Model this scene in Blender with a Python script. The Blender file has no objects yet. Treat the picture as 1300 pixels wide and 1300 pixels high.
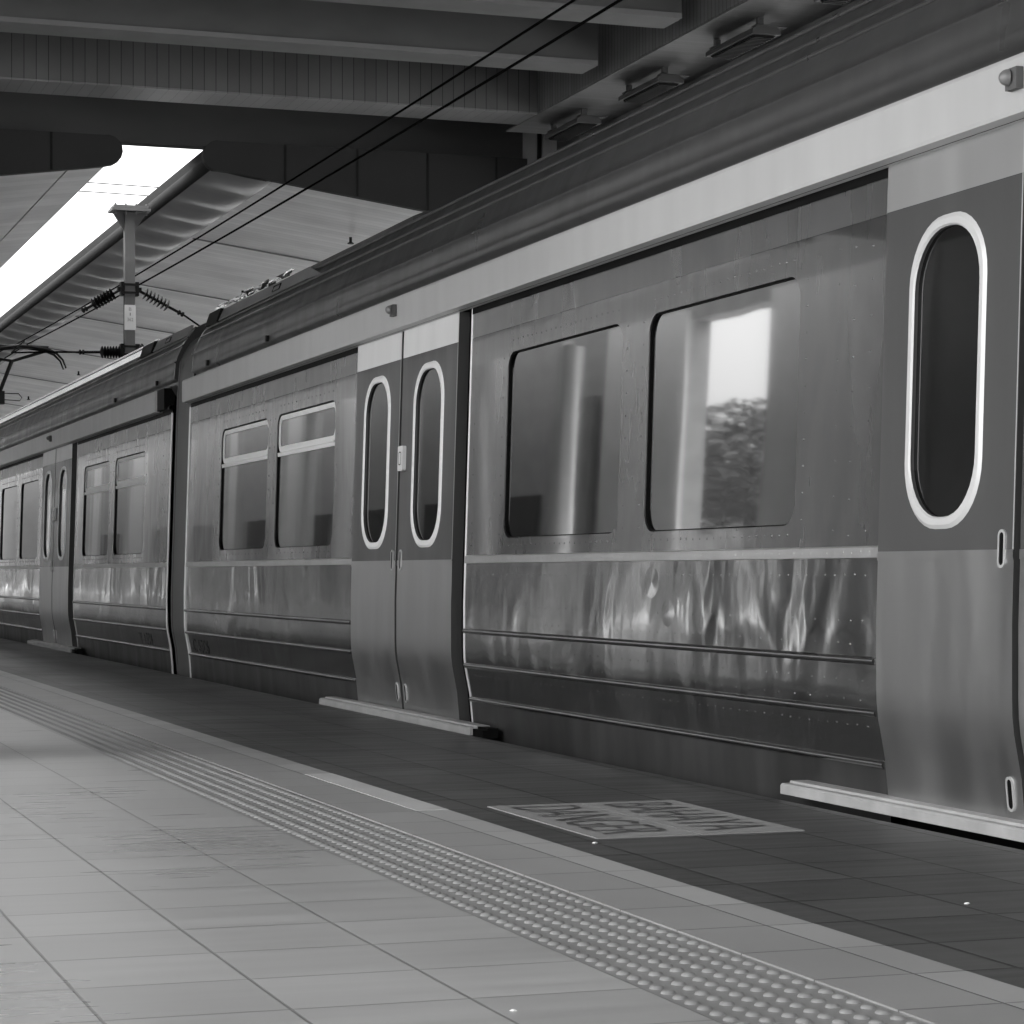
import bpy, math, random
from mathutils import Vector, Matrix
from mathutils.geometry import delaunay_2d_cdt
R = math.radians
random.seed(7)
sc = bpy.context.scene
COL = sc.collection

# ------------------------------------------------------------------ materials
def nodes(name):
    m = bpy.data.materials.new(name); m.use_nodes = True
    nt = m.node_tree; b = nt.nodes['Principled BSDF']
    return m, nt, b
def g(v): return (v, v, v, 1.0)
def coords(nt, scale=(1,1,1), loc=(0,0,0)):
    tc = nt.nodes.new('ShaderNodeTexCoord'); mp = nt.nodes.new('ShaderNodeMapping')
    mp.inputs['Scale'].default_value = scale; mp.inputs['Location'].default_value = loc
    nt.links.new(tc.outputs['Object'], mp.inputs['Vector']); return mp.outputs['Vector']
def noise(nt, scale, loc=(0,0,0), detail=3.0, rough=0.55, dist=0.0):
    n = nt.nodes.new('ShaderNodeTexNoise'); n.inputs['Scale'].default_value = 1.0
    n.inputs['Detail'].default_value = detail; n.inputs['Roughness'].default_value = rough
    n.inputs['Distortion'].default_value = dist
    nt.links.new(coords(nt, scale, loc), n.inputs['Vector']); return n.outputs['Fac']
def ramp(nt, src, a, b, va, vb):
    mr = nt.nodes.new('ShaderNodeMapRange'); mr.inputs['From Min'].default_value = a; mr.inputs['From Max'].default_value = b
    mr.inputs['To Min'].default_value = va; mr.inputs['To Max'].default_value = vb
    nt.links.new(src, mr.inputs['Value']); return mr.outputs['Result']
def math_n(nt, op, a, b):
    n = nt.nodes.new('ShaderNodeMath'); n.operation = op
    for i, v in enumerate((a, b)):
        if isinstance(v, (int, float)): n.inputs[i].default_value = v
        else: nt.links.new(v, n.inputs[i])
    return n.outputs[0]
def grey(nt, val, sock):
    c = nt.nodes.new('ShaderNodeCombineColor')
    for i in range(3): nt.links.new(val, c.inputs[i])
    nt.links.new(c.outputs[0], sock)
def bump(nt, b, h, dist, strength=1.0):
    n = nt.nodes.new('ShaderNodeBump'); n.inputs['Distance'].default_value = dist; n.inputs['Strength'].default_value = strength
    nt.links.new(h, n.inputs['Height']); nt.links.new(n.outputs['Normal'], b.inputs['Normal'])
def simple(name, v, rough=0.5, metal=0.0, var=0.15, vs=(3,3,3), ior=1.5, bd=0.0, bs=(20,20,20)):
    m, nt, b = nodes(name)
    f = noise(nt, vs); grey(nt, ramp(nt, f, 0.25, 0.75, v*(1-var), v*(1+var)), b.inputs['Base Color'])
    b.inputs['Roughness'].default_value = rough; b.inputs['Metallic'].default_value = metal; b.inputs['IOR'].default_value = ior
    if bd: bump(nt, b, noise(nt, bs), bd)
    return m
def sheet(name, v, rough, metal, wave, wsc=(4,7,1.0), dirt=0.12, coat=0.0, coat_ior=1.5, ior=1.5, fine=0.0, dents=0.0, skirt=False):
    """thin sheet metal: long vertical buckles, grime streaks, optional brushed grain and dents"""
    m, nt, b = nodes(name)
    st = noise(nt, (7, 7, 1.0), detail=2)
    pt = noise(nt, (1.1, 1.1, 1.6), (3,1,2), detail=2)
    f = math_n(nt, 'ADD', math_n(nt, 'MULTIPLY', st, 0.6), math_n(nt, 'MULTIPLY', pt, 0.4))
    grey(nt, ramp(nt, f, 0.3, 0.7, v*(1-dirt), v*(1+dirt)), b.inputs['Base Color'])
    b.inputs['Metallic'].default_value = metal; b.inputs['IOR'].default_value = ior
    b.inputs['Coat Weight'].default_value = coat; b.inputs['Coat IOR'].default_value = coat_ior; b.inputs['Coat Roughness'].default_value = 0.035
    grey_r = ramp(nt, noise(nt, (5, 5, 1.2), (5,5,5)), 0.3, 0.7, rough*0.85, rough*1.2)
    nt.links.new(grey_r, b.inputs['Roughness'])
    h1 = noise(nt, (wsc[0]*.6, wsc[1]*.6, wsc[2]), (1.3,2.7,0.4), detail=1.0, rough=0.4, dist=1.2)
    h1 = math_n(nt, 'ADD', math_n(nt, 'MULTIPLY', h1, 1.1), math_n(nt, 'MULTIPLY', noise(nt, (wsc[0]*1.5, wsc[1]*1.5, wsc[2]*2.0), (3.3,7.7,1.4), detail=0.0, dist=.8), .20))
    h2 = noise(nt, (wsc[0]*4, wsc[1]*4, wsc[2]*4), (8,4,1), detail=1.0)
    msk = ramp(nt, noise(nt, (0.9, 0.9, 0.9), (2,9,4), detail=1.0), 0.38, 0.66, 0.12, 1.0)
    h = math_n(nt, 'MULTIPLY', math_n(nt, 'ADD', h1, math_n(nt, 'MULTIPLY', h2, 0.10)), msk)
    if dents:
        vo = nt.nodes.new('ShaderNodeTexVoronoi'); vo.inputs['Scale'].default_value = 1.0
        nt.links.new(coords(nt, (2.2,2.2,2.6)), vo.inputs['Vector'])
        h = math_n(nt, 'ADD', h, math_n(nt, 'MULTIPLY', ramp(nt, vo.outputs['Distance'], 0.0, 0.16, 1.0, 0.0), dents))
    if skirt:
        sz = nt.nodes.new('ShaderNodeSeparateXYZ'); nt.links.new(coords(nt), sz.inputs[0])
        h = math_n(nt, 'MULTIPLY', h, ramp(nt, sz.outputs[2], 1.05, 1.25, .3, 1.0))
    if fine:
        h = math_n(nt, 'ADD', h, math_n(nt, 'MULTIPLY', noise(nt, (6,6,420), detail=2), fine))
    bump(nt, b, h, wave)
    return m
def tile_mat(name, v, phase, rough, var=0.07, gv=0.35, streak=0.14, mort=.0035):
    m, nt, b = nodes(name)
    br = nt.nodes.new('ShaderNodeTexBrick'); br.offset = 0.0; br.squash = 1.0
    br.inputs['Scale'].default_value = 1.0; br.inputs['Brick Width'].default_value = .325; br.inputs['Row Height'].default_value = .325
    br.inputs['Mortar Size'].default_value = mort; br.inputs['Mortar Smooth'].default_value = 0.3
    br.inputs['Color1'].default_value = g(v*(1-var)); br.inputs['Color2'].default_value = g(v*(1+var)); br.inputs['Mortar'].default_value = g(v*gv)
    nt.links.new(coords(nt, (1,1,1), (-phase[0]+.325*40, -phase[1]+.325*40, 0)), br.inputs['Vector'])
    s = noise(nt, (1.3, 15, 1), detail=2, rough=0.5)
    p = noise(nt, (0.9, 0.7, 1), (4,4,4), detail=4)
    k = math_n(nt, 'ADD', math_n(nt, 'MULTIPLY', s, 0.55), math_n(nt, 'MULTIPLY', p, 0.45))
    k = ramp(nt, k, 0.3, 0.7, 1-streak, 1+streak)
    vo = nt.nodes.new('ShaderNodeTexVoronoi'); vo.inputs['Scale'].default_value = 1.0; vo.inputs['Randomness'].default_value = 1.0
    nt.links.new(coords(nt, (2.3, 2.3, 1)), vo.inputs['Vector'])
    k = math_n(nt, 'MULTIPLY', k, ramp(nt, vo.outputs['Distance'], 0.010, .016, .86, 1.0))
    ed = noise(nt, (1.1, .5, 1), (9, 1, 0), detail=2, rough=.5)
    k = math_n(nt, 'MULTIPLY', k, ramp(nt, ed, .35, .65, .90, 1.07))
    sep = nt.nodes.new('ShaderNodeSeparateColor'); nt.links.new(br.outputs['Color'], sep.inputs[0])
    grey(nt, math_n(nt, 'MULTIPLY', sep.outputs[0], k), b.inputs['Base Color'])
    nt.links.new(ramp(nt, k, 0.85, 1.15, rough*0.85, rough*1.2), b.inputs['Roughness'])
    h = math_n(nt, 'SUBTRACT', math_n(nt, 'MULTIPLY', s, 0.03), math_n(nt, 'MULTIPLY', br.outputs['Fac'], 1.0))
    bump(nt, b, h, 0.003, 0.9)
    return m
def board_mat(name, v, axis, pitch, rough=0.55, gv=0.35, gap=0.07, sheen=0.3):
    """boarded cladding: grooves every `pitch` metres along one axis"""
    m, nt, b = nodes(name)
    sx = nt.nodes.new('ShaderNodeSeparateXYZ'); nt.links.new(coords(nt), sx.inputs[0])
    q = math_n(nt, 'FRACT', math_n(nt, 'ADD', math_n(nt, 'DIVIDE', sx.outputs[axis], pitch), 100.0), 0)
    fl = math_n(nt, 'FLOOR', math_n(nt, 'ADD', math_n(nt, 'DIVIDE', sx.outputs[axis], pitch), 100.0), 0)
    wn = nt.nodes.new('ShaderNodeTexWhiteNoise'); wn.noise_dimensions = '1D'; nt.links.new(fl, wn.inputs['W'])
    groove = math_n(nt, 'LESS_THAN', q, gap)
    base = math_n(nt, 'MULTIPLY', ramp(nt, wn.outputs['Value'], 0, 1, v*0.9, v*1.1), ramp(nt, noise(nt, (1.2,1.2,1.2), detail=4), 0.3, 0.7, 0.85, 1.15))
    val = math_n(nt, 'MULTIPLY', base, ramp(nt, groove, 0, 1, 1.0, gv))
    grey(nt, val, b.inputs['Base Color']); b.inputs['Roughness'].default_value = rough
    bump(nt, b, math_n(nt, 'SUBTRACT', 1.0, groove), 0.006)
    return m

M = {}
M['paint'] = sheet('train_grey_paint', .050, .28, 0.1, .018, (3.6,3.6,1.3), .06, coat=1.0, coat_ior=1.95)
M['paint_flat'] = sheet('train_door_paint', .068, .38, 0.0, .0012, (2,2,1.0), .05, coat=.25)
M['steel'] = sheet('lower_stainless_steel', .38, .13, 1.0, .016, (3.4,3.4,1.5), .05, dents=.15, skirt=True)
M['kick'] = sheet('door_stainless_steel', .50, .36, 1.0, .0006, (1.2,1.2,.8), .06, fine=.10, dents=.5)
M['header'] = sheet('header_steel', .34, .28, 0.9, .007, (5,5,1.0), .06)
M['doorhead'] = sheet('door_header_plate', .46, .34, 0.6, .0015, (3,3,0.7), .06, fine=.05)
M['doorhead_lit'] = simple('door_header_plate_lit', .80, .4, var=.05, vs=(6,6,.8))  # plain white stands for the bright reflection on the far door headers
M['belt'] = simple('belt_moulding_steel', .46, .36, .6)
M['band'] = sheet('cantrail_aluminium', .50, .42, 0.12, .0012, (2,2,3), .05, fine=.06)
M['roof'] = sheet('roof_grey_metal', .085, .32, 0.45, .006, (5,5,2), .12)
M['roof_top'] = sheet('roof_top_metal', .045, .48, 0.3, .003, (4,1,4), .12)
M['skirt'] = sheet('lightened_skirt_steel', .052, .42, .35, .003, (4,4,1.5), .35)  # dull grey put in to lift the black reflection low on the side
M['rail'] = simple('rub_rail_steel', .42, .26, 1.0)
M['trim'] = simple('bright_trim', .6, .35, .45)
M['frame'] = simple('window_frame_aluminium', .64, .38, .15, var=.06)
M['hopper'] = simple('brightened_white_frame', .92, .35, 0, var=.03)  # raised white makes up for dim light on hopper and far door frames
M['rubber'] = simple('black_rubber', .0010, .6, ior=1.25)
M['bellows'] = simple('gangway_rubber', .10, .5, var=.25, vs=(2,2,.6))
M['black'] = simple('black_metal', .004, .5, 0, ior=1.3)
M['letter'] = simple('black_lettering', .03, .5)
M['step'] = simple('step_light_paint', .37, .5, var=.15, vs=(2,9,9))
M['under'] = simple('underframe_black', .004, .8, ior=1.2)
def glass(name, v, ior, wob):
    m, nt, b = nodes(name)
    b.inputs['Base Color'].default_value = g(v); b.inputs['Roughness'].default_value = .028; b.inputs['IOR'].default_value = ior
    bump(nt, b, noise(nt, (3,3,.8), detail=1), wob)
    return m
M['glass'] = glass('tinted_window_glass', .003, 3.5, .0003)
M['glass_door'] = glass('door_window_glass', .004, 1.75, .0006)
M['tile'] = tile_mat('light_floor_tile', .40, (.655, 4.02), .31, gv=.5, streak=.16, var=.055)
M['tile2'] = tile_mat('light_edge_tile', .32, (2.17, 4.0), .40, var=.05, streak=.07)
M['line'] = tile_mat('pale_edge_line_tile', .37, (2.17, 4.0), .42, var=.10, streak=.06)
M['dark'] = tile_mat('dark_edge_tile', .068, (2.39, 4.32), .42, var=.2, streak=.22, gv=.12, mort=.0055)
M['tact'] = simple('tactile_tile', .27, .30, var=.08)
M['signp'] = simple('floor_sign_paint', .29, .5, var=.1, vs=(5,14,5))
M['concrete'] = simple('platform_concrete', .25, .8, bd=.004)
M['ballast'] = simple('ballast', .12, .95, var=.4, vs=(14,14,14), bd=.05, bs=(16,16,16))
M['apron'] = simple('ground_concrete', .5, .9, var=.15, vs=(.3,.3,.3))
M['beam'] = simple('concrete_beam', .10, .8, var=.22, vs=(1.1,1.6,2.2))
M['flange'] = simple('beam_flange', .17, .7, var=.1)
M['board_x'] = board_mat('boarded_face_x', .095, 0, .112, gv=.12, gap=.06)
M['board_y'] = board_mat('boarded_face_y', .16, 1, .075, gv=.3, gap=.12)
M['board_s'] = board_mat('boarded_soffit', .20, 0, .112, rough=.28, gv=.6)
M['board_sy'] = board_mat('boarded_soffit_y', .15, 1, .075, gv=.7)
M['dbeam'] = simple('dark_beam_paint', .085, .7, var=.2, vs=(.7,1,1.5))
M['slab'] = simple('concourse_slab', .14, .8, var=.15)
M['fascia'] = simple('dark_fascia_panel', .038, .7, ior=1.2, var=.12, vs=(1,1,1))
M['soffit'] = board_mat('canopy_soffit', .62, 1, .16, rough=.38, gv=.80, gap=.10)
M['soffit_l'] = board_mat('left_canopy_soffit', .55, 1, .30, rough=.42, gv=.85, gap=.06)
M['wave'] = simple('canopy_edge_metal', .24, .38, .5, var=.15)
M['nose'] = simple('canopy_nose_metal', .03, .9, 0, var=.1, ior=1.1)
M['white'] = simple('white_wall', .72, .7, var=.06)
M['wall'] = simple('grey_render_wall', .36, .8, var=.15)
M['post'] = simple('galvanised_steel', .11, .55, .2, var=.12)
M['lamp'] = simple('lamp_housing', .07, .6, 0)
M['leaf'] = simple('foliage', .07, .7, var=.5, vs=(2,2,2))
M['bark'] = simple('bark', .08, .9)
M['wire'] = simple('wire_black', .006, 1.0, ior=1.05)
M['paper'] = simple('white_paper', .85, .8, var=.03)
M['foil'] = simple('bright_foil', .85, .18, .9, var=.05, bd=.02, bs=(14,14,14))
M['grey'] = simple('mid_grey_panel', .22, .45, .2)

# ------------------------------------------------------------------ mesh helpers
class MB:
    def __init__(s): s.v=[]; s.f=[]; s.sm=[]
    def add(s, vs, fs, smooth=False):
        o=len(s.v); s.v += [tuple(v) for v in vs]
        for f in fs: s.f.append(tuple(o+i for i in f)); s.sm.append(smooth)
    def box(s, x0,x1,y0,y1,z0,z1):
        v=[(x,y,z) for x in (x0,x1) for y in (y0,y1) for z in (z0,z1)]
        s.add(v, [(0,1,3,2),(4,6,7,5),(0,4,5,1),(2,3,7,6),(0,2,6,4),(1,5,7,3)])
    def obox(s, c, ax, half):
        c=Vector(c); a=[Vector(q).normalized()*h for q,h in zip(ax,half)]
        v=[c+a[0]*i+a[1]*j+a[2]*k for i in (-1,1) for j in (-1,1) for k in (-1,1)]
        s.add(v, [(0,1,3,2),(4,6,7,5),(0,4,5,1),(2,3,7,6),(0,2,6,4),(1,5,7,3)])
    def prism(s, poly, y0, y1, smooth=False, caps=True):   # poly of (x,z) closed, along Y
        n=len(poly); s.add([(x,y0,z) for x,z in poly]+[(x,y1,z) for x,z in poly],
          [(i,(i+1)%n,n+(i+1)%n,n+i) for i in range(n)], smooth)
        if caps:
            s.add([(x,y0,z) for x,z in poly],[tuple(range(n))]); s.add([(x,y1,z) for x,z in poly],[tuple(reversed(range(n)))])
    def strip(s, prof, ys, smooth=True):                   # open profile (x,z) swept along Y stations
        n=len(prof); vs=[(x,y,z) for y in ys for x,z in prof]
        s.add(vs,[(j*n+i,j*n+i+1,(j+1)*n+i+1,(j+1)*n+i) for j in range(len(ys)-1) for i in range(n-1)], smooth)
    def tube(s, pts, r, seg=8, caps=True):
        pts=[Vector(p) for p in pts]; rs = r if isinstance(r,(list,tuple)) else [r]*len(pts)
        vs=[]; up=Vector((0,0,1)); n=len(pts)
        for i,p in enumerate(pts):
            d=(pts[min(i+1,n-1)]-pts[max(i-1,0)]).normalized()
            a=d.cross(up if abs(d.z)<.95 else Vector((1,0,0))).normalized(); b=d.cross(a)
            for k in range(seg):
                t=2*math.pi*k/seg; vs.append(p+(a*math.cos(t)+b*math.sin(t))*rs[i])
        fs=[(i*seg+k,i*seg+(k+1)%seg,(i+1)*seg+(k+1)%seg,(i+1)*seg+k) for i in range(n-1) for k in range(seg)]
        s.add(vs,fs,True)
        if caps: s.add(vs[:seg],[tuple(reversed(range(seg)))]); s.add(vs[-seg:],[tuple(range(seg))])
    def dome(s, c, nrm, r, h, seg=7, rings=2):
        c=Vector(c); nrm=Vector(nrm).normalized(); a=nrm.orthogonal().normalized(); b=nrm.cross(a)
        vs=[]
        for j in range(rings):
            t=j/rings*math.pi/2
            for k in range(seg):
                q=2*math.pi*k/seg; vs.append(c+(a*math.cos(q)+b*math.sin(q))*r*math.cos(t)+nrm*h*math.sin(t))
        vs.append(c+nrm*h); top=len(vs)-1
        fs=[(j*seg+k,j*seg+(k+1)%seg,(j+1)*seg+(k+1)%seg,(j+1)*seg+k) for j in range(rings-1) for k in range(seg)]
        fs+=[((rings-1)*seg+k,(rings-1)*seg+(k+1)%seg,top) for k in range(seg)]
        s.add(vs,fs,True)
    def build(s, name, mat, parent=None):
        me=bpy.data.meshes.new(name); me.from_pydata(s.v,[],s.f); me.validate(); me.update()
        for p,f in zip(me.polygons,s.sm): p.use_smooth=f
        me.materials.append(M[mat]); o=bpy.data.objects.new(name,me); COL.objects.link(o)
        if parent is not None:
            o.parent=parent
            w=Vector((0,0,0)); q=parent
            while q is not None: w+=q.location; q=q.parent
            me.transform(Matrix.Translation(-w))
        return o
def fix_normals(o):
    import bmesh
    bm=bmesh.new(); bm.from_mesh(o.data); bmesh.ops.recalc_face_normals(bm,faces=bm.faces); bm.to_mesh(o.data); bm.free()
def tag(o, label, cat, group=None):
    o['label']=label; o['category']=cat
    if group: o['group']=group
    return o
def thing(name, loc, label, cat, group=None):
    o=bpy.data.objects.new(name,None); COL.objects.link(o); o.location=loc; o.empty_display_size=.2
    return tag(o,label,cat,group)
def structure(o): o['kind']='structure'; return o

# ------------------------------------------------------------------ ground and platform
mb=MB(); mb.box(-300,300,-300,500,-1.35,-1.05); structure(mb.build('ground','apron'))
mb=MB(); mb.box(3.6,9.2,-40,160,-1.049,-.99); structure(mb.build('track_bed','ballast'))
Y0,Y1=-14,130
mb=MB(); mb.box(-6.6,3.40,Y0,Y1,-1.05,-.02); structure(mb.build('platform','concrete'))
mb=MB(); mb.box(-6.6,1.63,Y0,Y1,-.016,0); structure(mb.build('platform_paving','tile'))
mb=MB(); mb.box(1.965,2.17,Y0,Y1,-.016,0); structure(mb.build('edge_paving','tile2'))
mb=MB(); mb.box(2.172,2.28,Y0,Y1,-.016,0); structure(mb.build('edge_line','line'))
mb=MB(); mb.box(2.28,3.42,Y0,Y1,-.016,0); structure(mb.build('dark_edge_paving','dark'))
mb=MB(); mb.box(1.632,1.963,Y0,Y1,-.016,-.003)
row=.0545
for i in range(6):
    x=1.661+i*row; y=2.5+(row/2 if i%2 else 0)
    while y<34:
        near=y<9
        mb.dome((x,y,-.003),(0,0,1),.015,.0065,8 if near else 6,3 if near else 2); y+=row
structure(mb.build('tactile_paving','tact'))
mb=MB(); mb.box(2.172,2.278,7.25,8.70,0.0,.002); o=mb.build('edge_line_patch','paper'); structure(o)
o.data.materials.clear(); M['patch']=simple('pale_patch_tile',.50,.5,var=.12,vs=(4,3,4)); o.data.materials.append(M['patch'])
mb=MB(); mb.box(9.3,15,Y0,Y1,-1.05,0); structure(mb.build('far_platform','concrete'))

# lettering: real text outlines turned into mesh and mapped on to a surface
def text_mesh(txt, fn, parent, mat, w, h, name='lettering', thin=0.0):
    cu=bpy.data.curves.new('t','FONT'); cu.body=txt; cu.resolution_u=4; cu.offset=thin
    ob=bpy.data.objects.new('t',cu); COL.objects.link(ob); bpy.context.view_layer.update()
    me=bpy.data.meshes.new_from_object(ob.evaluated_get(bpy.context.evaluated_depsgraph_get()))
    bpy.data.objects.remove(ob); bpy.data.curves.remove(cu)
    xs=[v.co.x for v in me.vertices]; ys=[v.co.y for v in me.vertices]
    x0,x1,y0,y1=min(xs),max(xs),min(ys),max(ys)
    mb=MB(); mb.add([fn((v.co.x-x0)/(x1-x0)*w,(v.co.y-y0)/(y1-y0)*h) for v in me.vertices],[tuple(p.vertices) for p in me.polygons])
    bpy.data.meshes.remove(me); return mb.build(name,mat,parent)

sg=thing('floor_sign',(2.745,6.81,0),'pale painted warning sign reading BAHAYA DANGER on the dark platform edge tiles','floor sign')
mb=MB(); mb.box(2.425,2.738,6.315,7.30,0.0,.003); mb.box(2.742,3.07,6.315,7.30,0.0,.003); mb.build('painted_panel','signp',sg)
M['sletter']=simple('floor_sign_lettering',.075,.5,var=.2,vs=(8,8,8))
text_mesh('DANGER',lambda a,b:(2.47+b,7.22-a,.0055),sg,'sletter',.83,.225,thin=-.013)
text_mesh('BAHAYA',lambda a,b:(2.79+b,7.22-a,.0055),sg,'sletter',.83,.225,thin=-.013)

def scrap(x,y,s,label,cat='litter',name='paper_scrap'):
    mb=MB(); n=7; vs=[(x,y,.001)]
    for k in range(n):
        t=2*math.pi*k/n; r=s*(.7+.5*random.random()); vs.append((x+r*math.cos(t),y+r*.8*math.sin(t),.001))
    for k in range(n):
        t=2*math.pi*k/n+.2; r=s*(.4+.3*random.random()); vs.append((x+r*math.cos(t),y+r*math.sin(t),s*(.25+.25*random.random())))
    vs.append((x,y,s*.45)); L=len(vs)-1
    fs=[(1+k,1+(k+1)%n,n+1+(k+1)%n,n+1+k) for k in range(n)]+[(n+1+k,n+1+(k+1)%n,L) for k in range(n)]
    mb.add(vs,fs); return tag(mb.build(name,'paper'),label,cat)
scrap(2.74,4.80,.010,'small bright white scrap lying on the dark tiles at the right')
scrap(1.335,3.88,.009,'small pale scrap on the light floor tile at the bottom edge')
scrap(2.38,6.22,.009,'tiny white scrap beside the corner of the painted warning sign')

# ------------------------------------------------------------------ train
XW=3.52; XC=4.88
PTS=[(-.40,.062),(-.2,.056),(.04,.043),(.171,.031),(.297,.007),(.36,.0),(.5,0.0),(.607,0.0)]
def off(h):
    if h>=.607: return (h-.607)*.031
    for (a,oa),(b,ob) in zip(PTS,PTS[1:]):
        if h<=b:
            t=max(0,(h-a)/(b-a)); return oa+(ob-oa)*t
    return 0
def P(y,h,out=0.0): return (XW+off(h)-out, y, h)
HN=(-1,0,-.03)
def rr(y0,y1,z0,z1,r,n=7):
    pts=[]
    for cy,cz,a0 in ((y1-r,z1-r,0),(y0+r,z1-r,90),(y0+r,z0+r,180),(y1-r,z0+r,270)):
        for k in range(n+1):
            t=R(a0+90*k/n); pts.append((cy+r*math.cos(t),cz+r*math.sin(t)))
    return pts
def inside(p,poly):
    x,y=p; c=False; n=len(poly)
    for i in range(n):
        (x1,y1),(x2,y2)=poly[i],poly[i-1]
        if (y1>y)!=(y2>y) and x<(x2-x1)*(y-y1)/(y2-y1)+x1: c=not c
    return c
def holed(mb, outer, holes, out, smooth=False):
    vs=[Vector(p) for p in outer]; es=[(i,(i+1)%len(outer)) for i in range(len(outer))]
    for h in holes:
        o=len(vs); vs+=[Vector(p) for p in h]; es+=[(o+i,o+(i+1)%len(h)) for i in range(len(h))]
    rv,re,rf,_,_,_=delaunay_2d_cdt(vs,es,[],0,1e-6)
    fs=[]
    for f in rf:
        c=sum((rv[i] for i in f),Vector((0,0)))/len(f)
        if inside(c,outer) and not any(inside(c,h) for h in holes):
            a,b,d=(rv[i] for i in f[:3])
            f=tuple(f) if (b-a).cross(d-a)<0 else tuple(reversed(f)); fs.append(f)
    mb.add([P(v.x,v.y,out) for v in rv],fs,smooth)
def ring(mb, a, b, oa, ob, smooth=False):    # band of quads between two loops of equal length
    n=len(a); mb.add([P(*p,oa) for p in a]+[P(*p,ob) for p in b],[(i,n+i,n+(i+1)%n,(i+1)%n) for i in range(n)],smooth)
def hs(a,b,n): return [a+(b-a)*i/n for i in range(n+1)]
LOWH=[-.40,-.2,-.05,.04,.1,.171,.23,.297,.345,.396,.45,.5,.55,.607,.7]
def rivets(mb,pts,out=0.0,r=.0056,h=.0036):
    for y,z in pts: mb.dome(P(y,z,out-.0004),HN,r*random.uniform(.85,1.15),h*random.uniform(.6,1.2),6,2)
def line(y0,y1,z,step): 
    n=int((y1-y0)/step); return [(y0+(i+.5)*step+random.uniform(-.004,.004),z+random.uniform(-.002,.002)) for i in range(n)]
def sh(o): fix_normals(o); return o

def wall(car, y0, y1, wins, dense, hopper):
    holes=[rr(a,b,.912,1.762,.085) for a,b in wins]
    mb=MB(); holed(mb,[(y0,.835),(y1,.835),(y1,1.877),(y0,1.877)],holes,0)
    for hp in holes: ring(mb,hp,hp,0,-.008)
    st=.062 if dense else .10
    for a,b in wins:
        rivets(mb,line(a+.02,b-.02,1.815,st)); rivets(mb,line(a+.02,b-.02,.880,st))
        for y in (a-.055,b+.055): rivets(mb,[(y,.93+k*.09) for k in range(10)])
    if y1-y0>3 and dense:
        for y in (y0+.10,y0+.22,y0+.33,y1-.08): rivets(mb,[(y,.88+k*.115+random.uniform(-.01,.01)) for k in range(9)],r=.0042)
    mb.build('side_panel','paint',car)
    mb=MB(); mb.add([P(y0,1.878),P(y1,1.878),P(y1,2.06),P(y0,2.06)],[(3,2,1,0)]); mb.build('header_panel','header',car)
    mb=MB(); mb.strip([(P(0,h,.003)[0],h) for h in (1.993,2.058)],[y0,y1],False); mb.build('under_band_shadow','rubber',car)  # black strip paints the gap and shadow under the cantrail band
    # lower stainless panel
    mb=MB(); prof=[(P(0,.135)[0],.135)]+[(P(0,h)[0],h) for h in LOWH if h>.14]+[(P(0,.80)[0],.80)]
    mb.strip(prof,[y0,y1])
    for z,s in ((.745,.07),(.60,.085),(.525,.085),(.41,.09),(.345,.12),(.265,.07)):
        rivets(mb,line(y0+.06,y1-.06,z,st*s/.062),r=.0044,h=.0014)
    mb.build('lower_panel','steel',car)
    mb=MB(); mb.strip([(P(0,h)[0],h) for h in LOWH if h<.13]+[(P(0,.1345)[0],.1345)],[y0,y1]); mb.build('skirt','skirt',car)
    mb=MB(); pr=[P(0,.798,0),P(0,.800,.006),P(0,.832,.006),P(0,.837,0)]
    mb.strip([(p[0],p[2]) for p in pr],[y0,y1],False); rivets(mb,line(y0+.03,y1-.03,.816,.06),.006,.005,.002); mb.build('belt_moulding','belt',car)
    for z in (.475,.309,.147):
        mb=MB(); pr=[]
        for k in range(7):
            t=math.pi*k/6; pr.append((P(0,z-.013*math.cos(t),0)[0]-.014*math.sin(t), z-.013*math.cos(t)))
        mb.prism(pr,y0+.012,y1-.012,True); mb.build('rub_rail','rail',car)
    for (a,b),hp in zip(wins,holes):
        w=MB(); inn=rr(a+.005,b-.005,.917,1.757,.08); ring(w,hp,inn,-.006,-.006); ring(w,inn,inn,-.006,-.026)
        wo=w.build('window','rubber',car)
        gl=MB(); gp=rr(a+.004,b-.004,.916,1.758,.08)
        gl.add([P(*p,-.015) for p in gp],[tuple(range(len(gp)))]); gl.build('glass','glass',wo)
        if hopper:
            f=MB(); 
            o1=rr(a+.012,b-.012,1.52,1.752,.07); i1=rr(a+.036,b-.036,1.556,1.722,.05)
            ring(f,o1,i1,-.009,-.009); ring(f,i1,i1,-.009,-.015); ring(f,o1,o1,-.015,-.009)
            for zz in (1.505,): f.add([P(a+.008,zz-.012,-.007),P(b-.008,zz-.012,-.007),P(b-.008,zz+.012,-.004),P(a+.008,zz+.012,-.004)],[(3,2,1,0)])
            f.add([P(a+.008,1.518,-.004),P(b-.008,1.518,-.004),P(b-.008,1.518,-.015),P(a+.008,1.518,-.015)],[(0,1,2,3)])
            f.build('hopper_frame','hopper',wo)

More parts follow.
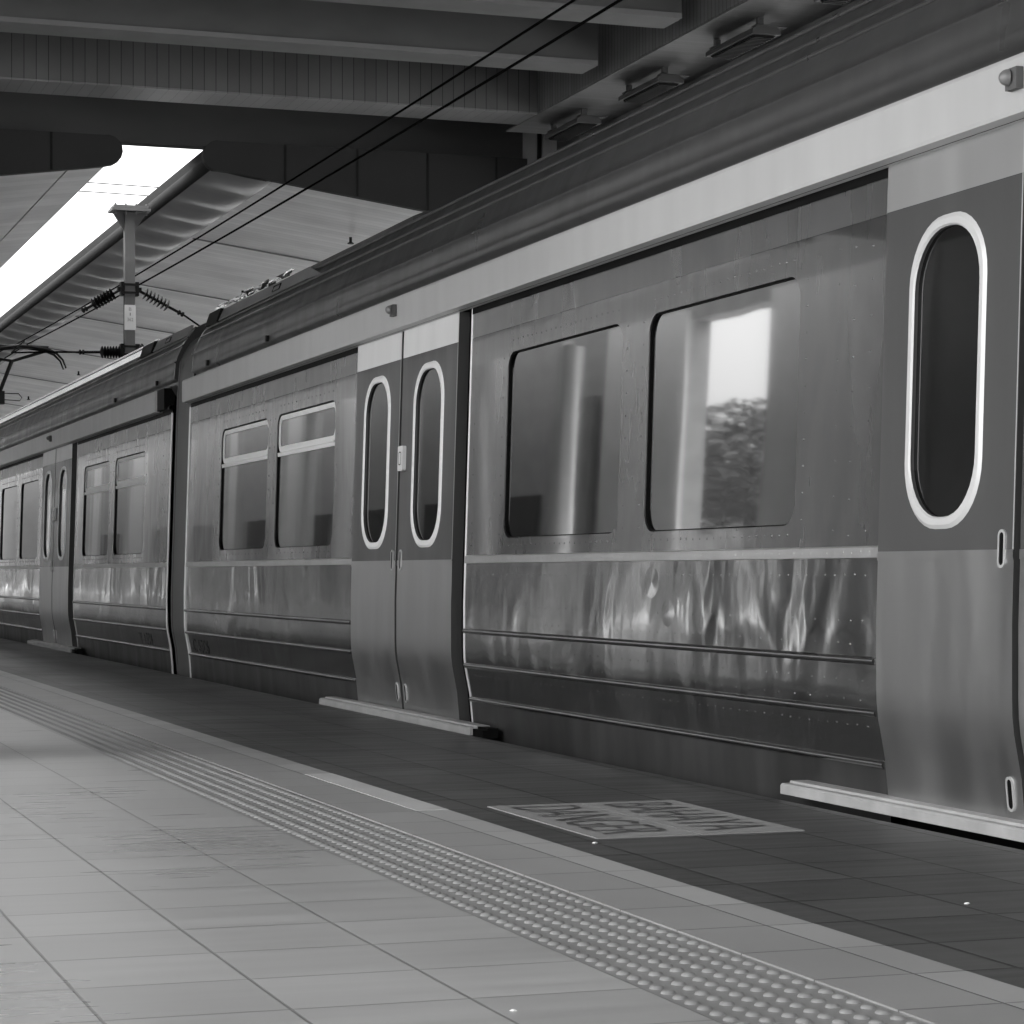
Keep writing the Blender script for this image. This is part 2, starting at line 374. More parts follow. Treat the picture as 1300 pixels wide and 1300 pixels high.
def leaf(car, y0, y1, seam_at_high, hw=.262):
    """one sliding door leaf; seam_at_high: the meeting edge is at y1"""
    out=.014; c=(y0+y1)/2+(.0 if hw>.25 else .015)+(-.005 if seam_at_high else .0)
    hole=rr(c-hw+.036,c+hw-.036,.918,1.784,.18,9); fo=rr(c-hw,c+hw,.882,1.820,.20,9)
    mb=MB(); holed(mb,[(y0,.815),(y1,.815),(y1,1.876),(y0,1.876)],[hole],out); ring(mb,hole,hole,out,-.01)
    H=[.012]+[h for h in LOWH if h>.03]+[.815,1.2,1.6,2.025]
    for y in (y0,y1):                        # leaf edges
        n=len(H); mb.add([P(y,h,out) for h in H]+[P(y,h,-.04) for h in H],[(i,i+1,n+i+1,n+i) for i in range(n-1)])
    d=mb.build('door','paint_flat',car)
    k=MB(); k.strip([(P(0,h,out)[0],h) for h in [.012]+[h for h in LOWH if h>.03]+[.813]],[y0+.001,y1-.001]); 
    k.add([P(y0+.001,.79,out+.003),P(y1-.001,.79,out+.003),P(y1-.001,.818,out+.003),P(y0+.001,.818,out+.003)],[(3,2,1,0)]); k.build('kick_panel','kick',d)
    k=MB(); k.add([P(y0,1.877,out),P(y1,1.877,out),P(y1,2.028,out),P(y0,2.028,out)],[(3,2,1,0)]); k.build('header_plate','doorhead' if hw<.25 else 'doorhead_lit',d)
    f=MB(); mid=rr(c-hw+.012,c+hw-.012,.894,1.808,.19,9); mi2=rr(c-hw+.031,c+hw-.031,.913,1.789,.183,9)
    ring(f,fo,mid,out,out+.007,True); ring(f,mid,mi2,out+.007,out+.007); ring(f,mi2,hole,out+.007,out+.001,True); f.build('window_frame','frame' if hw<.25 else 'hopper',d)
    gl=MB(); gp=rr(c-hw+.034,c+hw-.034,.916,1.786,.18,9); gl.add([P(*p,.003) for p in gp],[tuple(range(len(gp)))]); gl.build('window_glass','glass_door',d)
    ye=(y1-.062) if seam_at_high else (y0+.062)
    for z0,z1 in ((.765,.875),(.075,.175)):
        a=rr(ye-.020,ye+.020,z0,z1,.0195,5); b=rr(ye-.012,ye+.012,z0+.008,z1-.008,.0118,5)
        h=MB(); ring(h,a,a,out,out+.006); ring(h,a,b,out+.006,out+.006); ring(h,b,b,out+.006,out+.0015)
        ho=h.build('handle','trim',d)
        s=MB(); s.add([P(*p,out+.0045) for p in b],[tuple(range(len(b)))]); s.build('handle_recess','rubber',ho)
    if not seam_at_high: rivets(mb,[],0)
    t=MB()
    for yy in ((y0+.004,) if seam_at_high is False else (y0+.004,)):
        t.add([P(yy-.003,.815,out+.002),P(yy+.003,.815,out+.002),P(yy+.003,2.02,out+.002),P(yy-.003,2.02,out+.002)],[(3,2,1,0)])
    t.build('edge_strip','trim',d)
    return d

def doorway(car, ylo, yhi, seam, gap_lo):
    """pair of leaves between ylo..yhi, dark slot from gap_lo to ylo"""
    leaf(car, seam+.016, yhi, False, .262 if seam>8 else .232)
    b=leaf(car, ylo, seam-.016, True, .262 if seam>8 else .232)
    s=MB(); hh=[-.05]+LOWH[3:]+[1.2,2.06]
    s.strip([(P(0,h,-.05)[0],h) for h in hh],[gap_lo-.02,yhi],False); s.build('door_recess','rubber',car)
    s=MB()
    for h0,h1 in zip(hh,hh[1:]): s.add([P(gap_lo,h0,0),P(gap_lo,h1,0),P(gap_lo,h1,-.06),P(gap_lo,h0,-.06)],[(0,1,2,3)])
    s.build('door_jamb','rubber',car)
    t=MB(); hh=[.02]+[h for h in LOWH if h>.03]+[2.03]
    t.tube([P(gap_lo-.022,h,-.001) for h in hh],.007,6); t.build('jamb_strip','trim',car)
    # control box on the near leaf
    if seam>8:
     bx=MB(); yb=seam-.075
     bo=rr(yb-.045,yb+.045,1.285,1.415,.012,3); ring(bx,bo,bo,.014,.034); bx.add([P(*p,.034) for p in bo],[tuple(range(len(bo)))])
     c=bx.build('button_box','paper',b)
     i0=rr(yb-.022,yb+.022,1.315,1.385,.01,3); i1=rr(yb-.017,yb+.017,1.320,1.380,.008,3)
     q=MB(); ring(q,i0,i1,.036,.036); q.build('button_outline','black',c)
    # threshold step
    stp=MB(); dx,dz=(.0,.0) if seam>8 else (.022,.016)
    stp.prism([(x+dx,z+dz) for x,z in ((3.440,-.004),(3.440,.024),(3.446,.031),(3.475,.031),(3.477,.039),(3.54,.039),(3.54,-.004))],gap_lo-.35,yhi+(.45 if seam>8 else .60))
    so=stp.build('door_step','step',car); fix_normals(so)
    e=MB(); e.box(3.456,3.53,gap_lo-.50,gap_lo-.352,-.01,.026); e.box(3.48,3.53,gap_lo-.50,gap_lo-.352,.026,.036); e.build('step_end_block','under',so)
    # signal lamp on the cantrail above the door
    l=MB(); l.box(3.474,3.496,seam-.06,seam+.0,2.095,2.155); lo=l.build('signal_lamp','post',car)
    l=MB(); l.dome((3.474,seam-.018,2.13),(-1,.25,0),.024,.028,14,5); l.build('lens','grey',lo)

ROOF=[(3.545,2.20),(3.60,2.205),(3.602,2.250),(3.572,2.258),(3.578,2.30),(3.584,2.383),(3.572,2.388),(3.572,2.396),(3.588,2.402),(3.600,2.44),(3.618,2.48),(3.640,2.522)]
ROOFT=[(3.640,2.522),(3.662,2.560),(3.685,2.588),(3.712,2.625),(3.745,2.668),(3.80,2.70),(3.90,2.74),(4.2,2.82),(4.55,2.865),(4.88,2.88)]
def mirror(p): return [(2*XC-x,z) for x,z in reversed(p)]
def carbody(name, y0, y1, label, segs, doors, number, num_y, group):
    car=thing(name,(XC,(y0+y1)/2,-1.05),label,'train carriage',group)
    for a,b,w,dense,hop in segs: wall(car,a,b,w,dense,hop)
    for d in doors: doorway(car,*d)
    mb=MB(); mb.prism([(3.555,2.022),(3.500,2.032),(3.497,2.045),(3.497,2.185),(3.503,2.197),(3.60,2.203),(3.60,2.05)],y0,y1 if y1<30 and y0<0 else y1)
    if y0>10: mb=MB(); mb.prism([(3.555,2.022),(3.500,2.032),(3.497,2.045),(3.497,2.185),(3.503,2.197),(3.60,2.203),(3.60,2.05)],y0+.42,y1)
    fix_normals(mb.build('cantrail_band','band',car))
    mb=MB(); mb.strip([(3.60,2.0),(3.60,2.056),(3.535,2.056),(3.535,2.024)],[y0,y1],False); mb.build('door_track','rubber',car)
    mb=MB(); mb.strip(ROOF,[y0,y1]); mb.strip(mirror(ROOF),[y0,y1]); mb.build('roof_edge','roof',car)
    mb=MB(); mb.strip(ROOFT+mirror(ROOFT)[1:],[y0,y1]); 
    mb.add([(x,y0,z) for x,z in ROOF+ROOFT[1:]]+[(XC,y0,0)],[tuple(range(len(ROOF)+len(ROOFT)))]); mb.build('roof','roof_top',car)
    for x,z in ((3.640,2.524),(3.684,2.590),(3.743,2.670)):
        mb=MB(); mb.tube([(x,y0,z),(x,y1,z)],.0085,6); mb.build('roof_rib','roof',car)
    # far side, ends, underframe
    mb=MB(); far=2*XC-XW
    mb.add([(far,y0,-.4),(far,y1,-.4),(far,y1,2.2),(far,y0,2.2)],[(0,1,2,3)])
    for y in (y0+.01,y1-.01):
        mb.add([(3.66,y,-.4),(far,y,-.4),(far,y,2.2),(3.9,y,2.72),(XC,y,2.86),(3.66,y,2.5)],[(0,1,2,4,3,5)])
    mb.strip([(3.66,-.40),(3.66,2.5)],[y0,y1],False); mb.build('body_shell','under',car)
    mb=MB(); mb.box(3.72,2*XC-3.72,y0+.3,y1-.3,-.80,-.38); mb.build('underframe','under',car)
    # end corner mouldings
    for y in (y0,y1):
        mb=MB(); hh=LOWH+[1.2,1.6,2.0]
        w=.022
        prof=[P(0,h,.004) for h in hh]
        pr=[(p[0],p[2]) for p in prof]
        yy=y-.012 if y==y1 else y+.012
        mb.tube([(px,yy,pz) for px,pz in pr],.009,8); mb.build('end_moulding','trim',car)
        mb=MB(); pr=[(x-.004,z+.004) for x,z in ROOF[3:]+ROOFT]; mb.strip(pr,[y-.02 if y==y1 else y,y if y==y1 else y+.02]); mb.build('roof_end_moulding','rail',car)
    text_mesh(number,lambda a,b:P(num_y-a,.168+b,.004),car,'letter',.56,.096,'carriage_number')
    for yk in (y1-.6,y1-2.5) if y0<0 else (y0+.7,y0+2.7):
        mb=MB(); mb.box(3.556,3.575,yk-.018,yk+.018,2.262,2.30); mb.build('roof_lug','black',car)
    return car
Y1E=17.79; Y2S=18.48
car1=carbody('train_carriage',-4.6,Y1E,'nearest grey metal carriage with wide windows and double sliding doors',
  [(13.0,Y1E-.02,[(13.49,14.95),(15.20,16.64)],False,True),(6.72,10.95,[(7.34,8.69),(8.97,10.40)],True,False),(-4.58,4.72,[(-3.6,-2.2),(.55,1.95),(2.25,3.65)],False,True)],
  [(11.115,12.985,12.085,10.97),(4.90,6.705,5.875,4.74)],'C 6306',17.60,'carriages of the stopped train')
car2=carbody('train_carriage',Y2S,41.0,'farther grey metal carriage beyond the gangway, with a pantograph on its roof, at the left',
  [(Y2S+.02,23.30,[(19.62,21.09),(21.38,22.85)],True,True),(25.62,30.6,[(25.95,27.42),(27.72,29.2)],True,False),(33.0,40.98,[(34,35.4),(36,37.4)],False,True)],
  [(23.56,25.60,24.66,23.32),(30.95,32.98,31.95,30.62)],'T 1304',19.82,'carriages of the stopped train')
for o in car2.children:
    if o.name.startswith('cantrail'): pass
mb=MB(); mb.box(3.515,3.60,Y2S+.12,Y2S+.415,2.035,2.20); mb.build('band_end_block','rubber',car2)
# gangway fairing between the carriages
mb=MB(); pr=[(P(0,h,-.012)[0],h) for h in LOWH+[1.2,1.6,2.1]]+[(3.590,2.25),(3.60,2.385),(3.64,2.47),(3.68,2.535),(3.74,2.58),(3.95,2.66),(4.88,2.74)]
mb.strip(pr,[Y1E,Y1E+.32,Y2S-.07],True); mb.strip([(x+.03,z-.03) for x,z in pr],[Y2S-.07,Y2S],True); mb.build('gangway','bellows',car1)
mb=MB(); mb.strip([(x-.012,z+.006) for x,z in pr[3:]],[Y2S-.20,Y2S-.185],True); mb.build('gangway_seal','rubber',car1)
# roof equipment, carriage 1
mb=MB(); A=[(3.725,14.55,2.640),(3.725,15.05,2.575+.05),(3.725,17.78,2.60),(3.725,17.78,2.665)]
mb.prism([(3.675,2.604),(3.695,2.600),(3.735,2.690),(3.715,2.692)],14.75,17.70); mb.add([(3.675,14.75,2.604),(3.715,14.75,2.692),(3.688,14.35,2.60)],[(0,1,2)]); fp=mb.build('roof_fairing','grey',car1)
def slot(y,par):
    mb=MB(); pts=[(3.683,y-.10,2.630),(3.683,y+.10,2.630),(3.697,y+.10,2.666),(3.697,y-.10,2.666)]; mb.tube(pts+[pts[0]],.004,5); mb.build('slot_frame','black',par)
slot(15.55,fp)
mb=MB(); mb.prism([(3.660,2.600),(3.70,2.590),(3.735,2.696),(3.695,2.700)],17.33,17.74); mb.build('roof_vent','black',car1)
mb=MB(); mb.prism([(3.86,2.725),(3.86,2.765),(3.93,2.795),(4.9,2.93),(5.83,2.795),(5.9,2.725)],12.95,15.75); mb.add([(3.86,12.95,2.725),(3.86,12.95,2.765),(3.93,12.6,2.735)],[(0,1,2)])
ac=mb.build('air_conditioner','roof_top',car1); fix_normals(ac)
mb=MB()
for i in range(26):
    y=15.8+i*.088; z=2.778+random.uniform(-.006,.012); x=3.835+random.uniform(-.01,.01)
    mb.obox((x,y,z),((random.uniform(-.3,.3),1,random.uniform(-.25,.25)),(1,random.uniform(-.5,.5),.5),(random.uniform(-.4,.4),-.2,1)),(.055,.03,.006))
mb.build('roof_foil_strip','foil',car1)
# roof equipment, carriage 2
mb=MB(); mb.prism([(3.675,2.604),(3.695,2.600),(3.735,2.690),(3.715,2.692)],18.52,19.95); fp=mb.build('roof_fairing','grey',car2); slot(19.35,fp)
mb=MB(); mb.prism([(3.660,2.600),(3.70,2.590),(3.735,2.696),(3.695,2.700)],19.97,20.5); mb.build('roof_vent','black',car2)
mb=MB(); mb.prism([(3.672,2.618),(3.70,2.598),(3.765,2.676),(3.745,2.702)],20.55,40.8); mb.tube([(3.79,20.3,2.738),(3.79,40.8,2.738)],.012,6); mb.build('roof_gutter','foil',car2)

# pantograph (part of the second carriage)
PY=37.5
mb=MB()
for dy in (-.13,.13):
    pts=[(4.88+s*x,PY+dy,z) for s,x,z in ((-1,.65,3.93),(-1,.60,4.06),(-1,.50,4.16),(-1,.36,4.22),(-1,.1,4.255),(1,.1,4.255),(1,.36,4.22),(1,.50,4.16),(1,.60,4.06),(1,.65,3.93))]
    mb.tube(pts,[.012,.015,.02,.025,.028,.028,.025,.02,.015,.012],8)
mb.box(4.5,5.26,PY-.15,PY+.15,4.235,4.262)
pa=mb.build('pantograph','black',car2)
mb=MB(); mb.tube([(5.24,PY,4.20),(4.72,PY,4.03),(4.40,PY,4.08),(4.5,PY,4.2)],.024); mb.tube([(4.72,PY,4.04),(4.56,PY,3.62),(4.35,PY+.3,3.05),(4.88,PY+1.2,2.95)],.032); mb.build('pantograph_arm','black',pa)
mb=MB(); mb.box(4.3,5.4,PY-.4,PY+1.6,2.86,2.95); mb.tube([(4.55,PY,3.53),(4.82,PY,3.53),(4.87,PY,3.47),(4.84,PY,3.42),(4.6,PY,3.43)],.008,6); mb.box(4.44,4.6,PY-.08,PY+.08,3.36,3.56); mb.build('pantograph_base','black',pa)

# ------------------------------------------------------------------ overhead line
MX,MY=4.85,27.83
def mz(x,z): return (x*1.0522, MY, .75+(z-.75)*1.0522)
ms=thing('catenary_drop_post',(MX,MY,3.24),'grey steel drop post with flared head plate hanging in the sky gap above the train','catenary post')
mb=MB(); mb.box(MX-.058,MX+.058,MY-.058,MY+.058,3.27,4.95); mb.build('post','post',ms)
mb=MB(); mb.box(MX-.225,MX+.225,MY-.16,MY+.16,4.955,4.985); mb.box(MX-.20,MX+.20,MY-.14,MY+.14,4.99,5.02)
for i in range(4): mb.tube([(MX-.18+i*.12,MY-.12,4.91),(MX-.18+i*.12,MY-.12,5.04)],.012,6)
mb.build('head_plate','post',ms)
mb=MB()
for s in (-1,1):
    mb=MB(); mb.add([(MX+s*.058,MY-.01,4.73),(MX+s*.2,MY-.01,4.95),(MX+s*.058,MY-.01,4.95),(MX+s*.058,MY+.01,4.73),(MX+s*.2,MY+.01,4.95),(MX+s*.058,MY+.01,4.95)],[(0,1,2),(5,4,3),(0,3,4,1),(1,4,5,2)]); mb.build('gusset','post',ms)
for z in (4.06,3.34):
    mb=MB(); mb.box(MX-.085,MX+.085,MY-.085,MY+.085,z-.06,z-.035); mb.box(MX-.085,MX+.085,MY-.085,MY+.085,z+.035,z+.06)
    for s in (-1,1): mb.box(MX+s*.085-.02,MX+s*.085+.02,MY-.06,MY+.06,z-.08,z+.08); mb.box(MX+s*.11-.03,MX+s*.11+.03,MY-.03,MY+.03,z-.03,z+.02)
    mb.build('clamp','black',ms)
mb=MB(); mb.box(MX-.066,MX+.066,MY-.066,MY-.060,3.58,3.87); sp=mb.build('number_plate','paper',ms)
M['plate']=simple('plate_grey',.6,.6,var=.05); sp.data.materials.clear(); sp.data.materials.append(M['plate'])
for t,z,w,h in (('B',3.80,.03,.04),('1',3.745,.012,.035),('362',3.68,.07,.04)):
    text_mesh(t,lambda a,b,z=z,w=w:(MX-w/2+a,MY-.068,z+b),sp,'grey',w,h)
def insulator(p,q,t0,t1,n,ext=None):
    p,q=Vector(p),Vector(q); mb=MB(); mb.tube([p,q],.017,7); d=(q-p)
    for k in (0.06,.9,.97): mb.tube([p+d*(k-.02),p+d*(k+.02)],.030,8)
    for i in range(n):
        c=p+d*(t0+(t1-t0)*i/(n-1)); dd=d.normalized()
        mb.tube([c-dd*.014,c-dd*.004,c+dd*.014],[.075,.068,.02],10)
    o=mb.build('insulator','black',ms)
    if ext: m2=MB(); m2.tube([q]+[Vector(e) for e in ext],.012,6); m2.build('stay_rod','wire',o)
insulator(mz(4.540,3.905),mz(4.088,3.635),.28,.72,7)
insulator(mz(4.675,3.905),mz(5.22,3.63),.22,.66,7,[mz(5.42,3.50)])
insulator(mz(4.548,3.198),mz(4.053,3.183),.12,.50,7,[mz(3.69,3.173),(4.15,33.0,3.75),(4.88,37.3,4.33)])
insulator(mz(4.66,3.21),mz(4.80,3.24),.4,.8,3)
def wire(name,pts,label,r=.011):
    mb=MB(); mb.tube(pts,r,6); return tag(mb.build(name,'wire'),label,'overhead wire')
def cat(a,b,sag,n=14,ext=6.0):
    a,b=Vector(a),Vector(b); d=(b-a); out=[a-d.normalized()*ext]
    for i in range(n+1):
        t=i/n; p=a+d*t; p.z-=4*sag*t*(1-t); out.append(p)
    return out
wire('contact_wire',cat((5.30,13.4,4.20),(4.93,37.5,4.285),.07)+[Vector((4.7,60,4.28)),Vector((5.0,110,4.3))],'lower of the two dark overhead wires, ending above the pantograph',.0100)
wire('messenger_wire',cat((5.256,14.1,4.35),(4.85,37.5,4.33),.06)+[Vector((4.8,60,5.0)),Vector((5.0,110,5.0))],'upper of the two dark overhead wires running across the dark beams',.0092)
wire('span_wire',[(2.0,33.5,6.2),(5.3,33.5,6.2),(6.5,33.45,6.17)],'upper thin span wire crossing the bright sky gap',.008)
wire('span_wire',[(2.0,34.3,6.16),(5.4,34.3,6.2),(6.7,34.2,6.16)],'lower thin span wire crossing the bright sky gap',.008)

# ------------------------------------------------------------------ concourse over the tracks
ov=thing('station_overpass',(0,8,5.3),'dark concrete overpass with deep cross beams spanning platform and train','overpass')
XL=-7.5; XN=-5.3
mb=MB(); mb.box(XL,14,11.5,25.8,6.05,6.4); mb.box(XN,14,-9,11.5,6.05,6.4); mb.build('slab','slab',ov)
for i,y in enumerate((20.07,18.15,16.2,14.2,12.2,10.2,8.2,6.2,4.2,2.2,.2,-1.8,-4.9,-5.8,-7.8)):
    mb=MB(); mb.box(XL if y>11 else XN,7.72,y+.02,y+.30,5.345,6.05); b=mb.build('beam','beam',ov)
    mb=MB(); mb.box(XL if y>11 else XN,7.70,y-.035,y+.36,5.30,5.343); mb.build('beam_flange','flange',b)
mb=MB(); mb.box(XL,7.93,22.30,22.34,5.306,6.05); b=mb.build('boarded_beam','board_x',ov)
mb=MB(); mb.box(XL,7.93,22.302,22.90,5.29,5.304); mb.build('boarded_soffit','board_s',b)
mb=MB(); mb.box(XL,11,25.55,25.75,5.36,6.05); mb.box(XL,8.64,22.905,22.95,5.30,6.05); mb.build('dark_beam','dbeam',ov)
mb=MB(); mb.box(7.935,7.975,-9,22.90,5.306,6.05); b=mb.build('boarded_bulkhead','board_y',ov)
mb=MB(); mb.box(7.94,8.74,-9,23.3,5.29,5.304); mb.build('bulkhead_soffit','board_sy',b)
mb=MB(); mb.box(8.742,8.86,-9,23.3,5.12,5.36); mb.build('bulkhead_trim','flange',b)
mb=MB(); mb.box(8.88,9.25,-9,25.5,5.0,6.05); mb.build('rear_bulkhead','dbeam',ov)
for i,y in enumerate((22.35,20.30,18.28,16.20)):
    lt=thing('ceiling_light',(8.31,y,5.15),['small dark ceiling light at the far end of the row, beside the column','second ceiling light from the far end under the boarded soffit','third ceiling light from the far end, the largest fully in view','ceiling light cut by the top edge of the photo'][i],'ceiling light','lights hanging under the boarded soffit')
    mb=MB(); mb.prism([(8.19,5.15),(8.19,5.185),(8.23,5.215),(8.40,5.215),(8.44,5.185),(8.44,5.15)],y-.48,y+.48); fix_normals(mb.build('housing','lamp',lt))
    mb=MB(); mb.box(8.22,8.41,y-.43,y+.43,5.140,5.149)
    for k in range(18): mb.box(8.225,8.405,y-.42+k*.049,y-.412+k*.049,5.128,5.1395)
    mb.build('louvre','black',lt)
    for yy in (y-.43,y+.43):
        mb=MB(); mb.box(8.22,8.50,yy-.04,yy+.04,5.216,5.226); mb.box(8.25,8.30,yy-.02,yy+.02,5.234,5.29); mb.build('hanger','lamp',lt)
mb=MB(); mb.box(8.70,9.22,24.35,24.95,-.0,5.9); cl=tag(mb.build('column','wall'),'pale square column behind the ceiling lights, above the train roof','column')
mb=MB(); mb.box(8.655,8.695,24.32,24.36,0,5.6); mb.build('drain_pipe','black',cl)

# ------------------------------------------------------------------ canopies beyond
CY0,CY1=24.8,110
def canopy(label, nose, face, soff_pts, edge_x, sign, joints):
    c=thing('platform_canopy',(nose[0][0],CY0,4.9),label,'canopy','canopies on both sides of the sky gap')
    mb=MB(); mb.prism(face,CY0,CY0+.12); fix_normals(mb.build('end_fascia','fascia',c))
    mb=MB()
    for x in joints: mb.box(x-.012,x+.012,CY0-.004,CY0+.004,4.3,5.30)
    return c,mb
# right canopy: rounded nose towards the gap
def arc(cx,cz,r,a0,a1,n=8): return [(cx+r*math.cos(R(a0+(a1-a0)*k/n)),cz+r*math.sin(R(a0+(a1-a0)*k/n))) for k in range(n+1)]
def zs(x): return 4.976-.14*(x-5.37)
noseR=arc(5.26,5.14,.162,75,250)
faceR=noseR+[(5.37,4.976),(9.5,zs(9.5)),(9.5,5.30)]
rc=thing('platform_canopy',(7.2,CY0,4.7),'white boarded canopy right of the bright sky gap, with a rounded dark end fascia','canopy','canopies on both sides of the sky gap')
mb=MB(); mb.prism(faceR,CY0,CY0+.10); ef=mb.build('end_fascia','fascia',rc); fix_normals(ef)
for x in (5.98,6.77,7.56,8.34):
    mb=MB(); mb.box(x-.012,x+.012,CY0-.006,CY0-.001,zs(x)+.006,5.295); mb.build('panel_joint','black',ef)
mb=MB(); mb.strip([(5.30,5.29),(5.16,5.24)]+arc(5.235,5.095,.085,110,250,10),[CY0+.102,CY1]); mb.build('edge_nose','nose',rc)
# dented edge strip
mb=MB(); nx,ny=8,640; vs=[]
for j in range(ny+1):
    y=CY0+.102+(CY1-CY0-.1)*j/ny
    for i in range(nx+1):
        t=i/nx; x=5.215+t*.655; ph=(y/1.18)%1.0
        w=math.sin(math.pi*t)**.6*.06*abs(math.sin(math.pi*ph))*(.85+.2*math.sin(int(y/1.18)*2.3))
        vs.append((x,y,zs(x)+.014*(1-t)-w))
mb.add(vs,[(j*(nx+1)+i,j*(nx+1)+i+1,(j+1)*(nx+1)+i+1,(j+1)*(nx+1)+i) for j in range(ny) for i in range(nx)],True); mb.build('dented_edge_strip','wave',rc)
mb=MB(); mb.prism([(5.872,zs(5.872)),(12.5,zs(12.5)),(12.5,zs(12.5)+.06),(5.872,zs(5.872)+.06)],CY0+.102,CY1); fix_normals(mb.build('soffit','soffit',rc))
mb=MB(); mb.box(5.3,12.5,CY0+.102,CY1,5.27,5.30); mb.build('roof_deck','fascia',rc)
for y in (29.3,34.0,38.8,44,50,57):
    mb=MB(); mb.prism([(5.90,zs(5.90)-.001),(12.3,zs(12.3)-.001),(12.3,zs(12.3)-.012),(5.90,zs(5.90)-.012)],y,y+.05); mb.build('soffit_batten','flange',rc)
for i,(x,y) in enumerate(((7.32,27.11),(7.29,32.75),(7.2,47.0),(7.17,54.08))):
    p=thing('canopy_lamp',(x,y,zs(x)-.02),['small dark lamp stub under the right canopy, nearest to the overpass','small dark lamp stub under the right canopy, second from the overpass','small dark lamp stub under the right canopy, third from the overpass','small dark lamp stub under the right canopy, farthest, beside the pantograph'][i],'lamp','lamp stubs under the right canopy')
    mb=MB(); mb.tube([(x,y,zs(x)-.02),(x,y,zs(x)-.09)],.018,8); mb.build('stem','black',p)
    mb=MB(); mb.tube([(x,y,zs(x)-.08),(x,y,zs(x)-.09),(x,y,zs(x)-.10)],[.022,.04,.035],10); mb.build('lamp_head','black',p)
# left canopy: butterfly section
def zl(x): return 4.961+.14*(x-4.044) if x>0 else 4.395+.14*(-x)
noseL=arc(4.10,5.135,.158,105,-70)
faceL=noseL+[(4.044,zl(4.044)),(0,zl(0)),(-4.9,zl(-4.9)),(-4.9,5.29)]
lc=thing('platform_canopy',(2.0,CY0,4.7),'pale canopy left of the bright sky gap, over the platform, with dark end fascia','canopy','canopies on both sides of the sky gap')
mb=MB(); mb.prism(faceL,CY0,CY0+.10); ef=mb.build('end_fascia','fascia',lc); fix_normals(ef)
for x in (3.52,2.2):
    mb=MB(); mb.box(x-.012,x+.012,CY0-.006,CY0-.001,zl(x)+.006,5.285); mb.build('panel_joint','black',ef)
mb=MB(); mb.strip(arc(4.06,5.10,.10,105,-75,10),[CY0+.102,CY1]); mb.build('edge_nose','nose',lc)
mb=MB(); mb.prism([(4.06,zl(4.044)),(3.70,zl(3.70)),(3.70,zl(3.70)+.05),(4.06,zl(4.044)+.05)],CY0+.102,CY1); fix_normals(mb.build('edge_strip','soffit_l',lc))
mb=MB(); mb.prism([(3.68,zl(3.68)),(0,zl(0)),(-4.9,zl(-4.9)),(-4.9,zl(-4.9)+.06),(0,zl(0)+.06),(3.68,zl(3.68)+.06)],CY0+.102,CY1); fix_normals(mb.build('soffit','soffit_l',lc))
mb=MB(); mb.box(-4.9,4.1,CY0+.102,CY1,5.265,5.285); mb.build('roof_deck','fascia',lc)

# ------------------------------------------------------------------ platform building, columns and trees to the left
pb=thing('platform_building',(-6.5,60,0),'pale rendered station building along the back of the platform, mirrored in the train windows','building')
mb=MB(); segs=[(12.4,29.3),(32.0,89.5),(98,128)]  # unseen wall, its near end and height extended to hold back sky light
for a,b in segs: mb.box(-6.75,-6.45,a,b,0,7.6)
mb.box(-6.75,-6.45,29.3,32.0,5.05,7.6); mb.box(-6.75,-6.45,89.5,98,4.6,7.6); mb.build('wall','wall',pb)
mb=MB()
for a,b in ((20.4,20.9),(24.6,25.1),(32.0,35.2),(36.9,37.3),(40,40.7),(45.5,46),(50,51),(54.5,56.5),(62,63),(68,69),(75,78),(84,85.5)):
    mb.box(-6.44,-6.36,a,b,0,5.2)
mb.box(-6.44,-6.41,12.5,29.25,.02,5.2)  # white facing added to brighten what the train side reflects
mb.build('pilasters_and_facing','white',pb)
mb=MB()
for y in (38.2,42.5,47.4,52,58,65,71,80): mb.box(-6.44,-6.40,y,y+1.4+(y-22)*.03,.05 if int(y)%2 else .9,2.7)
mb.build('dark_window','black',pb)
mb=MB(); mb.tube([(-4.3,34.0,0),(-4.3,35.2,4.45)],.09,12)
tag(mb.build('leaning_pole','white'),'slim white pole leaning under the left canopy, mirrored in the window','pole')
mb=MB(); mb.box(-6.40,-6.36,35.6,36.6,1.2,4.2); mb.box(-6.40,-6.34,35.7,36.5,1.4,2.0)
tag(mb.build('notice_board','grey'),'tall grey notice board on the building wall, mirrored in the window','notice board')
def tree(x,y,h,label):
    t=thing('tree',(x,y,-1.05),label,'tree','trees behind the platform building')
    mb=MB(); mb.tube([(x,y,-1.05),(x+.1,y,.6),(x+.05,y+.1,h*.8)],[.16,.12,.05],8); 
    for k in range(5):
        q=k*1.26; mb.tube([(x+.05,y,2.0+.3*k),(x+1.2*math.cos(q),y+1.2*math.sin(q),3.4+.4*k)],[.06,.02],6)
    mb.build('trunk','bark',t)
    mb=MB()
    for k in range(4500):
        while True:
            p=Vector((random.uniform(-1,1),random.uniform(-1,1),random.uniform(-1,1)))
            if p.length<1 and p.length>.35: break
        c=Vector((x,y,h*.76))+Vector((p.x*2.8,p.y*2.8,p.z*h*.27)); s=random.uniform(.06,.13)
        a=Vector((random.gauss(0,1),random.gauss(0,1),random.gauss(0,1))).normalized(); b=a.orthogonal().normalized()
        mb.add([c-a*s,c+b*s*.5,c+a*s,c-b*s*.5],[(0,1,2,3)])
    mb.build('crown','leaf',t)
for x,y,h,l in ((-20,57,6.3,'bushy tree behind the opening in the building wall, mirrored low in the wide window'),(-21,61.5,7.0,'taller bushy tree behind the building opening, mirrored in the wide window'),(-20,66.5,6.2,'rounded tree farther along behind the building')):
    tree(x,y,h,l)
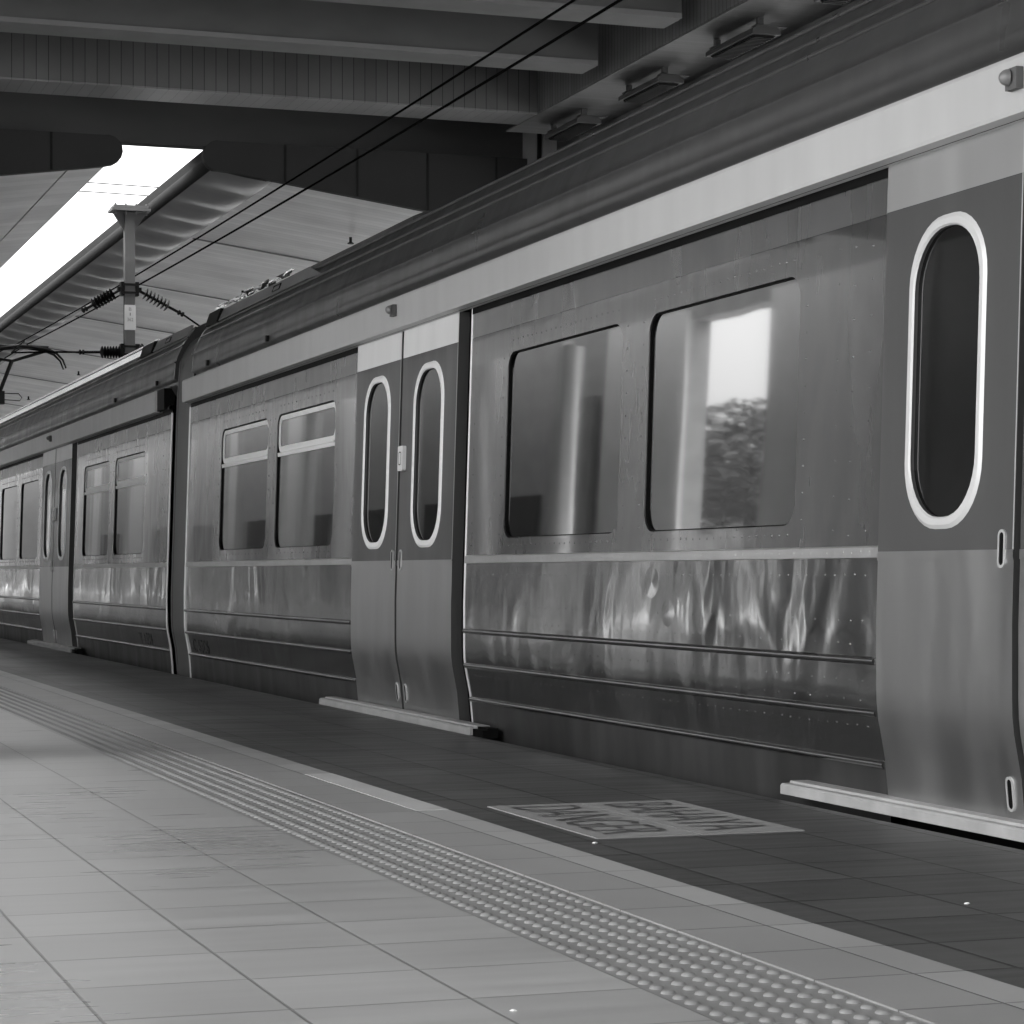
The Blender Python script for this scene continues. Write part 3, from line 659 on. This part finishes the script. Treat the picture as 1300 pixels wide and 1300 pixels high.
for y in (32.0,47.0):
    mb=MB(); mb.tube([(-4.6,y,0),(-4.6,y,4.5)],.16,20); mb.tube([(-4.6,y,0),(-4.6,y,.2)],.22,20)
    mb.tube([(-4.6,y,1.9),(-4.6,y,2.2)],.163,20)
    tag(mb.build('platform_column','white'),'round white platform column, %s in the row by the building'%('nearer' if y<40 else 'farther'),'column','round platform columns')

mb=MB(); mb.box(.10,.75,9.7,10.4,0,6.04); mb.box(.05,.80,9.65,10.45,.0,.15)  # unseen column added to cast a soft shadow on the floor
tag(mb.build('platform_column','dbeam'),'dark square column added out of view at the left to shade the floor','column')

# ------------------------------------------------------------------ light, sky, camera
EL,AZ=60,-100     # sun from the left and behind, veiled by cloud
w=bpy.data.worlds.new('World'); sc.world=w; w.use_nodes=True; nt=w.node_tree
bg=nt.nodes['Background']; sky=nt.nodes.new('ShaderNodeTexSky'); sky.sky_type='NISHITA'; sky.sun_disc=False
sky.sun_elevation=R(EL); sky.sun_rotation=R(AZ); sky.dust_density=5; sky.air_density=1.5
bw=nt.nodes.new('ShaderNodeRGBToBW'); nt.links.new(sky.outputs[0],bw.inputs[0]); nt.links.new(bw.outputs[0],bg.inputs['Color'])
bg.inputs['Strength'].default_value=.15
ld=bpy.data.lights.new('sun','SUN'); ld.energy=.6; ld.angle=R(25); ld.color=(1,1,1)
lo=bpy.data.objects.new('sun',ld); COL.objects.link(lo)
d=Vector((math.sin(R(AZ))*math.cos(R(EL)),math.cos(R(AZ))*math.cos(R(EL)),math.sin(R(EL))))
lo.rotation_euler=d.to_track_quat('Z','Y').to_euler()
cam=bpy.data.cameras.new('Camera'); co=bpy.data.objects.new('Camera',cam); COL.objects.link(co)
co.location=(0,0,.75); co.rotation_euler=(R(90),0,R(-18.9646))
cam.sensor_width=36; cam.lens=36*3041/1300; cam.shift_y=.06; cam.clip_start=.05; cam.clip_end=2000
sc.camera=co
sc.view_settings.view_transform='Standard'; sc.view_settings.look='None'; sc.view_settings.exposure=2.47; sc.view_settings.gamma=1
sc.view_settings.use_curve_mapping=False
sc.cycles.use_denoising=True
sc.cycles.max_bounces=10; sc.cycles.diffuse_bounces=6; sc.cycles.sample_clamp_indirect=6
